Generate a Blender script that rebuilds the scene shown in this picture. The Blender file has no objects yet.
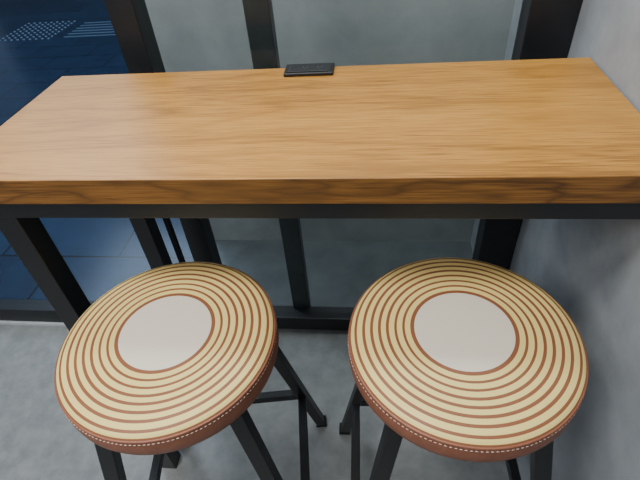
import bpy, bmesh, math, random
from mathutils import Matrix, Vector
random.seed(4)
CAMZ = 1.448
H = 0.38
TT = CAMZ - H          # table top height

# ---------------------------------------------------------------- materials
def srgb(r, g, b):
    def f(c):
        c /= 255.0
        return c/12.92 if c <= 0.04045 else ((c+0.055)/1.055)**2.4
    return (f(r), f(g), f(b), 1)

def newmat(name, col, rough=0.5, metal=0.0, spec=0.5):
    m = bpy.data.materials.new(name); m.use_nodes = True
    nt = m.node_tree; b = nt.nodes["Principled BSDF"]
    b.inputs["Base Color"].default_value = col
    b.inputs["Roughness"].default_value = rough
    b.inputs["Metallic"].default_value = metal
    b.inputs["Specular IOR Level"].default_value = spec
    return m, nt, b

def N(nt, t, **kw):
    n = nt.nodes.new(t)
    for k, v in kw.items(): setattr(n, k, v)
    return n

def ramp(nt, stops, interp='LINEAR'):
    r = N(nt, "ShaderNodeValToRGB"); r.color_ramp.interpolation = interp
    e = r.color_ramp.elements
    e[0].position, e[0].color = stops[0]
    e[1].position, e[1].color = stops[-1]
    for p, c in stops[1:-1]:
        x = e.new(p); x.color = c
    return r

def mapping(nt, scale, loc=(0,0,0)):
    tc = N(nt, "ShaderNodeTexCoord"); mp = N(nt, "ShaderNodeMapping")
    mp.inputs["Scale"].default_value = scale
    mp.inputs["Location"].default_value = loc
    nt.links.new(tc.outputs["Object"], mp.inputs["Vector"])
    return mp

def mottled(name, c1, c2, scale=3, rough=0.5, bump=0.05, spec=0.5):
    m, nt, b = newmat(name, c1, rough, 0, spec)
    mp = mapping(nt, (1,1,1))
    n = N(nt, "ShaderNodeTexNoise"); n.inputs["Scale"].default_value = scale
    n.inputs["Detail"].default_value = 8; n.inputs["Roughness"].default_value = .65
    nt.links.new(mp.outputs[0], n.inputs["Vector"])
    r = ramp(nt, [(.3, c1), (.7, c2)])
    nt.links.new(n.outputs["Fac"], r.inputs[0]); nt.links.new(r.outputs[0], b.inputs["Base Color"])
    bp = N(nt, "ShaderNodeBump"); bp.inputs["Strength"].default_value = bump
    bp.inputs["Distance"].default_value = .01
    nt.links.new(n.outputs["Fac"], bp.inputs["Height"]); nt.links.new(bp.outputs[0], b.inputs["Normal"])
    return m

def wood(name, dark, mid, light, figure=.13, bands=16, yscale=4.2, xs=.75, loc=(3.1,.4,.2)):
    m, nt, b = newmat(name, mid, 0.42, 0, 0.4)
    L = nt.links
    mp = mapping(nt, (xs, yscale, yscale*1.3), loc)
    n1 = N(nt, "ShaderNodeTexNoise"); n1.inputs["Scale"].default_value = 1.3
    n1.inputs["Detail"].default_value = 2.0; n1.inputs["Roughness"].default_value = .4
    L.new(mp.outputs[0], n1.inputs["Vector"])
    mul = N(nt, "ShaderNodeMath", operation='MULTIPLY'); mul.inputs[1].default_value = bands
    L.new(n1.outputs["Fac"], mul.inputs[0])
    fr = N(nt, "ShaderNodeMath", operation='PINGPONG'); fr.inputs[1].default_value = 1
    L.new(mul.outputs[0], fr.inputs[0])
    pw = N(nt, "ShaderNodeMath", operation='POWER'); pw.inputs[1].default_value = 4.0
    L.new(fr.outputs[0], pw.inputs[0])
    # crisp pores: short dark dashes along the grain, gathered in the growth bands
    mp2 = mapping(nt, (14, 420, 420))
    n2 = N(nt, "ShaderNodeTexNoise"); n2.inputs["Scale"].default_value = 1
    n2.inputs["Detail"].default_value = 3
    L.new(mp2.outputs[0], n2.inputs["Vector"])
    mp3 = mapping(nt, (1.2, 10, 10), (5, 1, 0))
    n3 = N(nt, "ShaderNodeTexNoise"); n3.inputs["Scale"].default_value = 1.0
    n3.inputs["Detail"].default_value = 4
    L.new(mp3.outputs[0], n3.inputs["Vector"])
    gate = N(nt, "ShaderNodeMath", operation='MULTIPLY'); L.new(pw.outputs[0], gate.inputs[0])
    nn = N(nt, "ShaderNodeMapRange"); nn.inputs["From Min"].default_value = .35; nn.inputs["From Max"].default_value = .6
    L.new(n2.outputs["Fac"], nn.inputs["Value"]); L.new(nn.outputs["Result"], gate.inputs[1])
    a1 = N(nt, "ShaderNodeMath", operation='MULTIPLY'); a1.inputs[1].default_value = -figure
    L.new(gate.outputs[0], a1.inputs[0])
    a2 = N(nt, "ShaderNodeMath", operation='MULTIPLY_ADD'); a2.inputs[1].default_value = .65
    L.new(n2.outputs["Fac"], a2.inputs[0]); L.new(a1.outputs[0], a2.inputs[2])
    a3 = N(nt, "ShaderNodeMath", operation='MULTIPLY_ADD'); a3.inputs[1].default_value = .30
    L.new(n3.outputs["Fac"], a3.inputs[0]); L.new(a2.outputs[0], a3.inputs[2])
    r = ramp(nt, [(.28, dark), (.45, mid), (.66, light)])
    L.new(a3.outputs[0], r.inputs[0]); L.new(r.outputs[0], b.inputs["Base Color"])
    bp = N(nt, "ShaderNodeBump"); bp.inputs["Strength"].default_value = .1
    bp.inputs["Distance"].default_value = .001
    L.new(n2.outputs["Fac"], bp.inputs["Height"]); L.new(bp.outputs[0], b.inputs["Normal"])
    return m

def tiles(name, c1, c2, mortar, sx, sy, rough, off=0.0, mortar_size=.006, spec=.5, loc=(0,0,0)):
    m, nt, b = newmat(name, c1, rough, 0, spec)
    L = nt.links
    mp = mapping(nt, (1,1,1), loc)
    br = N(nt, "ShaderNodeTexBrick"); br.offset = off
    br.inputs["Color1"].default_value = c1; br.inputs["Color2"].default_value = c2
    br.inputs["Mortar"].default_value = mortar
    br.inputs["Scale"].default_value = 1
    br.inputs["Brick Width"].default_value = sx; br.inputs["Row Height"].default_value = sy
    br.inputs["Mortar Size"].default_value = mortar_size
    L.new(mp.outputs[0], br.inputs["Vector"])
    n = N(nt, "ShaderNodeTexNoise"); n.inputs["Scale"].default_value = 7
    n.inputs["Detail"].default_value = 9; n.inputs["Roughness"].default_value = .7
    L.new(mp.outputs[0], n.inputs["Vector"])
    r = ramp(nt, [(.3, (.72,.72,.72,1)), (.7, (1.15,1.15,1.15,1))])
    L.new(n.outputs["Fac"], r.inputs[0])
    mx = N(nt, "ShaderNodeMix", data_type='RGBA', blend_type='MULTIPLY'); mx.inputs["Factor"].default_value = 1
    L.new(br.outputs["Color"], mx.inputs["A"]); L.new(r.outputs[0], mx.inputs["B"])
    L.new(mx.outputs["Result"], b.inputs["Base Color"])
    return m

def seat_top_mat(R):
    m, nt, b = newmat("striped_vinyl", srgb(215,200,150), .5, 0, .4)
    L = nt.links
    tc = N(nt, "ShaderNodeTexCoord"); sp = N(nt, "ShaderNodeSeparateXYZ")
    L.new(tc.outputs["Object"], sp.inputs[0])
    cb = N(nt, "ShaderNodeCombineXYZ"); L.new(sp.outputs[0], cb.inputs[0]); L.new(sp.outputs[1], cb.inputs[1])
    ln = N(nt, "ShaderNodeVectorMath", operation='LENGTH'); L.new(cb.outputs[0], ln.inputs[0])
    dv = N(nt, "ShaderNodeMath", operation='DIVIDE'); dv.inputs[1].default_value = R
    L.new(ln.outputs["Value"], dv.inputs[0])
    brown = srgb(132,82,54); cream = srgb(222,200,126); disc = srgb(212,203,186)
    stops = [(0, disc), (.425, brown), (.460, cream)]
    n = 7; a0 = .460; a1 = .955; step = (a1-a0)/n
    for i in range(1, n+1):
        p = a0 + step*i
        stops.append((p-.025, brown))
        stops.append((p, cream))
    stops.append((.985, brown))
    r = ramp(nt, stops, 'CONSTANT')
    L.new(dv.outputs[0], r.inputs[0]); L.new(r.outputs[0], b.inputs["Base Color"])
    nz = N(nt, "ShaderNodeTexNoise"); nz.inputs["Scale"].default_value = 380
    L.new(tc.outputs["Object"], nz.inputs["Vector"])
    bp = N(nt, "ShaderNodeBump"); bp.inputs["Strength"].default_value = .12; bp.inputs["Distance"].default_value = .0006
    L.new(nz.outputs["Fac"], bp.inputs["Height"]); L.new(bp.outputs[0], b.inputs["Normal"])
    return m

def glass_mat():
    m = bpy.data.materials.new("window_glass"); m.use_nodes = True
    nt = m.node_tree; nt.nodes.clear()
    o = N(nt, "ShaderNodeOutputMaterial"); mx = N(nt, "ShaderNodeMixShader")
    t = N(nt, "ShaderNodeBsdfTransparent"); t.inputs[0].default_value = (.82,.87,.87,1)
    g = N(nt, "ShaderNodeBsdfGlossy"); g.inputs["Roughness"].default_value = .02
    f = N(nt, "ShaderNodeLayerWeight"); f.inputs[0].default_value = .2
    nt.links.new(f.outputs["Fresnel"], mx.inputs[0]); nt.links.new(t.outputs[0], mx.inputs[1])
    nt.links.new(g.outputs[0], mx.inputs[2]); nt.links.new(mx.outputs[0], o.inputs[0])
    return m

M_wood = wood("oak_top", srgb(112,72,26), srgb(168,118,50), srgb(188,138,66))
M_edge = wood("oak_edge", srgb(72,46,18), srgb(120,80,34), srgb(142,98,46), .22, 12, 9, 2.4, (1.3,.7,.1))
M_black = mottled("black_steel", srgb(14,15,18), srgb(20,21,24), 60, .38, .03)
M_frame = mottled("dark_bronze_frame", srgb(18,20,24), srgb(25,27,31), 30, .4, .02)
M_mull = mottled("grey_mullion", srgb(50,55,57), srgb(60,65,67), 30, .45, .02)
M_wall = mottled("painted_concrete", srgb(138,144,150), srgb(162,167,173), 9, .6, .2)
M_ext = mottled("cast_concrete", srgb(122,126,127), srgb(150,153,153), 3.2, .75, .2)
M_floor = mottled("concrete_floor", srgb(110,113,113), srgb(136,138,137), 18, .42, .04)
M_out = tiles("dark_paving_tiles", srgb(20,42,68), srgb(26,50,78), srgb(9,20,36), .6, .3, .2, off=.5, mortar_size=.006)
M_extfl = mottled("exterior_concrete", srgb(62,68,71), srgb(82,88,91), 6, .35, .05)
M_tact = mottled("tactile_metal", srgb(90,112,134), srgb(106,128,150), 10, .35)
M_leather = mottled("brown_leather", srgb(124,74,52), srgb(140,88,64), 60, .5, .15)
M_thread = mottled("white_thread", srgb(196,174,158), srgb(208,188,172), 50, .7)
M_plastic = mottled("black_plastic", srgb(11,11,13), srgb(15,15,17), 60, .5)
M_socket = mottled("socket_plastic", srgb(48,48,52), srgb(58,58,62), 60, .4)
M_rubber = mottled("rubber_foot", srgb(10,10,11), srgb(16,16,17), 60, .7)
M_ceil = mottled("ceiling_paint", srgb(120,122,125), srgb(130,132,135), 3, .8)
M_alu = mottled("aluminium_trim", srgb(175,180,184), srgb(195,200,204), 20, .35)
M_glass = glass_mat()

# ---------------------------------------------------------------- geometry helpers
def empty(name, loc=(0,0,0), rz=0):
    e = bpy.data.objects.new(name, None); e.location = loc; e.rotation_euler = (0,0,rz)
    e.empty_display_size = .1
    bpy.context.collection.objects.link(e); return e

def link(name, bm, mat, parent=None, smooth=False):
    me = bpy.data.meshes.new(name); bm.normal_update(); bm.to_mesh(me); bm.free()
    o = bpy.data.objects.new(name, me); bpy.context.collection.objects.link(o)
    for mt in (mat if isinstance(mat, list) else [mat]): me.materials.append(mt)
    if smooth:
        for p in me.polygons: p.use_smooth = True
    if parent: o.parent = parent
    return o

def add_box(bm, x0,x1,y0,y1,z0,z1, mi=0):
    v = [bm.verts.new((x,y,z)) for z in (z0,z1) for y in (y0,y1) for x in (x0,x1)]
    for f in ((0,2,3,1),(4,5,7,6),(0,1,5,4),(2,6,7,3),(0,4,6,2),(1,3,7,5)):
        fc = bm.faces.new([v[i] for i in f]); fc.material_index = mi

def box(name, x0,x1,y0,y1,z0,z1, mat, parent=None, bevel=0):
    bm = bmesh.new(); add_box(bm, x0,x1,y0,y1,z0,z1)
    o = link(name, bm, mat, parent)
    if bevel:
        md = o.modifiers.new("bevel", 'BEVEL'); md.width = bevel; md.segments = 3
    return o

def tube(name, a, b, w, mat, parent, horiz=False):
    a = Vector(a); b = Vector(b); bm = bmesh.new(); h = w/2
    rings = []
    d = (b-a).normalized()
    if horiz:
        s = d.cross(Vector((0,0,1))).normalized(); t = s.cross(d).normalized()
    else:
        s = Vector((1,0,0)); t = Vector((0,1,0))
    for p in (a, b):
        rings.append([bm.verts.new(p + s*i*h + t*j*h) for i,j in ((-1,-1),(1,-1),(1,1),(-1,1))])
    for i in range(4):
        bm.faces.new([rings[0][i], rings[0][(i+1)%4], rings[1][(i+1)%4], rings[1][i]])
    bm.faces.new(rings[0][::-1]); bm.faces.new(rings[1])
    bmesh.ops.recalc_face_normals(bm, faces=bm.faces)
    o = link(name, bm, mat, parent)
    md = o.modifiers.new("bevel", 'BEVEL'); md.width = .002; md.segments = 2
    return o

def lathe(name, prof, mat, parent, z=0, seg=96):
    bm = bmesh.new(); rings = []
    for r, h in prof:
        if r < 1e-6: rings.append([bm.verts.new((0,0,h))])
        else: rings.append([bm.verts.new((r*math.cos(2*math.pi*i/seg), r*math.sin(2*math.pi*i/seg), h)) for i in range(seg)])
    for A, B in zip(rings[:-1], rings[1:]):
        for i in range(seg):
            j = (i+1) % seg
            if len(A) == 1: bm.faces.new([A[0], B[i], B[j]])
            elif len(B) == 1: bm.faces.new([A[i], B[0], A[j]])
            else: bm.faces.new([A[i], B[i], B[j], A[j]])
    bmesh.ops.recalc_face_normals(bm, faces=bm.faces)
    o = link(name, bm, mat, parent, True); o.location.z = z
    return o

# ---------------------------------------------------------------- room shell
WY = 1.10   # window frame front plane
WX = .421   # right wall
box("floor", -3.6, WX, -2.6, 1.16, -.05, 0, M_floor)
box("wall_right", WX, WX+.12, -2.6, 1.80, -.001, 2.7, M_wall)
box("ceiling", -3.6, WX+.12, -2.6, 1.22, 2.7, 2.8, M_ceil)
box("wall_left", -3.72, -3.6, -2.6, 1.22, -.001, 2.7, M_wall)
box("wall_rear", -3.6, WX, -2.72, -2.6, -.05, 2.7, M_wall)
box("wall_exterior", -.765, WX, 1.62, 1.80, -.001, 2.7, M_ext)
box("exterior_pavement", -9, 4, 1.16, 11, -.06, -.002, M_out)
box("exterior_threshold", -.765, WX, 1.175, 1.62, -.002, .004, M_extfl)
box("wall_far", -9, 4, 11, 11.2, 0, 4, M_ext)

# glazed partition
win = empty("window_1")
box("frame_bottom", -3.6, WX, WY, WY+.06, .012, .08, M_frame, win, .003)
box("frame_top", -3.6, WX, WY, WY+.06, 2.6, 2.7, M_frame, win, .003)
box("post_left", -.612, -.547, WY-.005, WY+.065, .0, 2.65, M_frame, win, .003)
box("post_right", .318, WX-.001, WY-.005, WY+.065, .0, 2.65, M_frame, win, .003)
box("mullion_center", -.31, -.248, WY+.05, WY+.09, .05, 2.62, M_mull, win, .003)
box("mullion_far_left", -2.3, -2.24, WY-.005, WY+.065, .0, 2.65, M_frame, win, .003)
bm = bmesh.new()
vs = [bm.verts.new(p) for p in ((-3.6,WY+.033,.05),(WX-.002,WY+.033,.05),(WX-.002,WY+.033,2.63),(-3.6,WY+.033,2.63))]
bm.faces.new(vs)
link("glass_pane", bm, M_glass, win)
box("trim_1", -3.6, -.63, WY-.012, WY-.001, .0, .012, M_alu)

# tactile paving outside
bm = bmesh.new()
for i in range(9):
    for j in range(9):
        x = -3.95+i*.07; y = 4.75+j*.07
        bmesh.ops.create_cone(bm, cap_ends=True, segments=12, radius1=.015, radius2=.010, depth=.006,
                              matrix=Matrix.Translation((x,y,.001)))
for j in range(6):
    add_box(bm, -3.22,-2.62, 4.75+j*.09, 4.772+j*.09, -.002, .004)
link("tactile_paving", bm, M_tact)

# ---------------------------------------------------------------- bar table
X0, X1 = -1.854*H, 1.098*H
Y0, Y1 = 1.475*H, 2.571*H
TH = .046
tb = empty("bar_table", (0,0,0))
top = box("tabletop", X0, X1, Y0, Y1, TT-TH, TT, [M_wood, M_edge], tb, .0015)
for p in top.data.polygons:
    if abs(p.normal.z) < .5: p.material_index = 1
BZ = TT-TH
box("beam_front", X0+.002, X1-.002, Y0+.004, Y0+.044, BZ-.032, BZ, M_black, tb, .002)
box("beam_rear", X0+.002, X1-.002, Y1-.06, Y1-.02, BZ-.032, BZ, M_black, tb, .002)
box("leg_front", -.648, -.603, Y0+.004, Y0+.049, 0, BZ-.03, M_black, tb, .002)
box("leg_rear", -.648, -.603, Y1-.065, Y1-.02, 0, BZ-.03, M_black, tb, .002)
box("side_rail_top", -.645, -.606, Y0+.046, Y1-.06, BZ-.032, BZ, M_black, tb, .002)
box("rear_strut", -.613, -.598, Y1+.03, Y1+.045, 0, BZ-.01, M_black, tb, .001)
box("rear_strut_bracket", -.617, -.594, Y1-.022, Y1+.046, BZ-.03, BZ-.01, M_black, tb, .001)
box("wall_bracket", X1-.03, X1-.002, Y0+.05, Y1-.065, BZ-.03, BZ, M_black, tb, .001)

# power module
po = empty("power_outlet", (-.139, .954, TT))
box("body", -.051, .051, -.026, .025, 0, .007, M_plastic, po, .002)
box("cover_plate", -.046, .046, -.020, .020, .0068, .009, M_plastic, po, .001)
bm = bmesh.new()
for sx in (-.008, .022):
    for k in (-.004, .004):
        add_box(bm, sx+k-.001, sx+k+.001, -.005, .005, .0088, .0094)
    add_box(bm, sx-.002, sx+.002, -.011, -.008, .0088, .0094)
link("socket_slots", bm, M_socket, po)
box("flap_line", -.0405, -.0395, -.018, .018, .0088, .0093, M_socket, po)

# ---------------------------------------------------------------- stools
DS = .64
SZ = CAMZ - DS
M_seat = seat_top_mat(.1875)
def stool(name, x, y, rz, half=.22):
    e = empty(name, (x, y, 0), rz)
    top = [(0,.005),(.05,.0048),(.10,.004),(.145,.002),(.165,-.001),(.177,-.0045),(.1835,-.008),(.1875,-.013)]
    lathe("seat_top", top, M_seat, e, SZ)
    side = [(.1875,-.013),(.1892,-.0132),(.1902,-.0145),(.1895,-.0165),(.1902,-.022),(.1915,-.036),(.1905,-.050),
            (.187,-.060),(.178,-.066),(0,-.066)]
    lathe("seat_side", side, M_leather, e, SZ)
    bm = bmesh.new(); n = 170
    for i in range(n):
        a = 2*math.pi*i/n
        mt = Matrix.Rotation(a,4,'Z') @ Matrix.Translation((.1902,0,-.0205)) @ Matrix.Diagonal((.0008,.0029,.0007,1))
        bmesh.ops.create_icosphere(bm, subdivisions=1, radius=1, matrix=mt)
    o = link("stitching", bm, M_thread, e, True); o.location.z = SZ
    box("seat_frame", -.125,.125,-.125,.125, SZ-.082, SZ-.065, M_black, e, .002)
    zt = SZ-.078; ti = .112; w = .028
    def at(sx, sy, z):
        t = z/zt; r = half + (ti-half)*t
        return (sx*r, sy*r, z)
    k = 1
    for sx, sy in ((-1,-1),(1,-1),(1,1),(-1,1)):
        tube(f"leg_{k}", at(sx,sy,.012), at(sx,sy,zt), w, M_black, e)
        fx, fy, _ = at(sx,sy,0)
        box(f"foot_{k}", fx-.017,fx+.017,fy-.017,fy+.017,0,.014, M_rubber, e, .002)
        k += 1
    k = 1
    for a, b, z in (((-1,1),(1,1),.25),((-1,-1),(1,-1),.25),((-1,-1),(-1,1),.25),((1,-1),(1,1),.25)):
        tube(f"rung_{k}", at(*a,z), at(*b,z), .022, M_black, e, horiz=True); k += 1
    return e
stool("bar_stool", -.564*DS, .744*DS, math.radians(9), .23)
stool("bar_stool.001", .226*DS, .777*DS, math.radians(2), .23)

# ---------------------------------------------------------------- lights
def area(name, loc, size, sizey, power, col, rot=(0,0,0)):
    l = bpy.data.lights.new(name, 'AREA'); l.shape = 'RECTANGLE'; l.size = size; l.size_y = sizey
    l.energy = power; l.color = col
    o = bpy.data.objects.new(name, l); o.location = loc; o.rotation_euler = rot
    bpy.context.collection.objects.link(o); return o
area("ceiling_lamp", (-.55, .1, 2.66), .7, .5, 38, (1,.98,.94))
area("ceiling_lamp.001", (-1.4, -1.2, 2.66), 1.2, 1.2, 62, (1,.99,.98))
area("paving_fill", (-3.0, 4.5, 3.6), 2.5, 2.5, 110, (.66,.80,1))  # added cool fill to brighten the outdoor paving, not a real fixture
area("exterior_fill", (-.15, 1.38, 2.66), 1.0, .25, 32, (.97,1,1))  # added fill between glass and exterior wall, lifts the dark concrete
area("exterior_fill.001", (-1.6, 2.0, 2.66), 1.0, .6, 28, (.68,.83,1))  # second added fill, bluish, brightens the paving just beyond the glass

w = bpy.data.worlds.new("world"); bpy.context.scene.world = w; w.use_nodes = True
w.node_tree.nodes["Background"].inputs[0].default_value = (.36,.47,.66,1)
w.node_tree.nodes["Background"].inputs[1].default_value = .4

# ---------------------------------------------------------------- camera
c = bpy.data.cameras.new("camera"); c.sensor_width = 36; c.lens = 470/640*36; c.clip_start = .02
co = bpy.data.objects.new("camera", c); bpy.context.collection.objects.link(co)
xa = Vector((.9930,.0932,-.0723)).normalized()
za = Vector((.1177,-.7424,.6597)).normalized()
ya = za.cross(xa).normalized(); xa = ya.cross(za).normalized()
m = Matrix(((xa.x,ya.x,za.x,0),(xa.y,ya.y,za.y,0),(xa.z,ya.z,za.z,CAMZ),(0,0,0,1)))
co.matrix_world = m
bpy.context.scene.camera = co
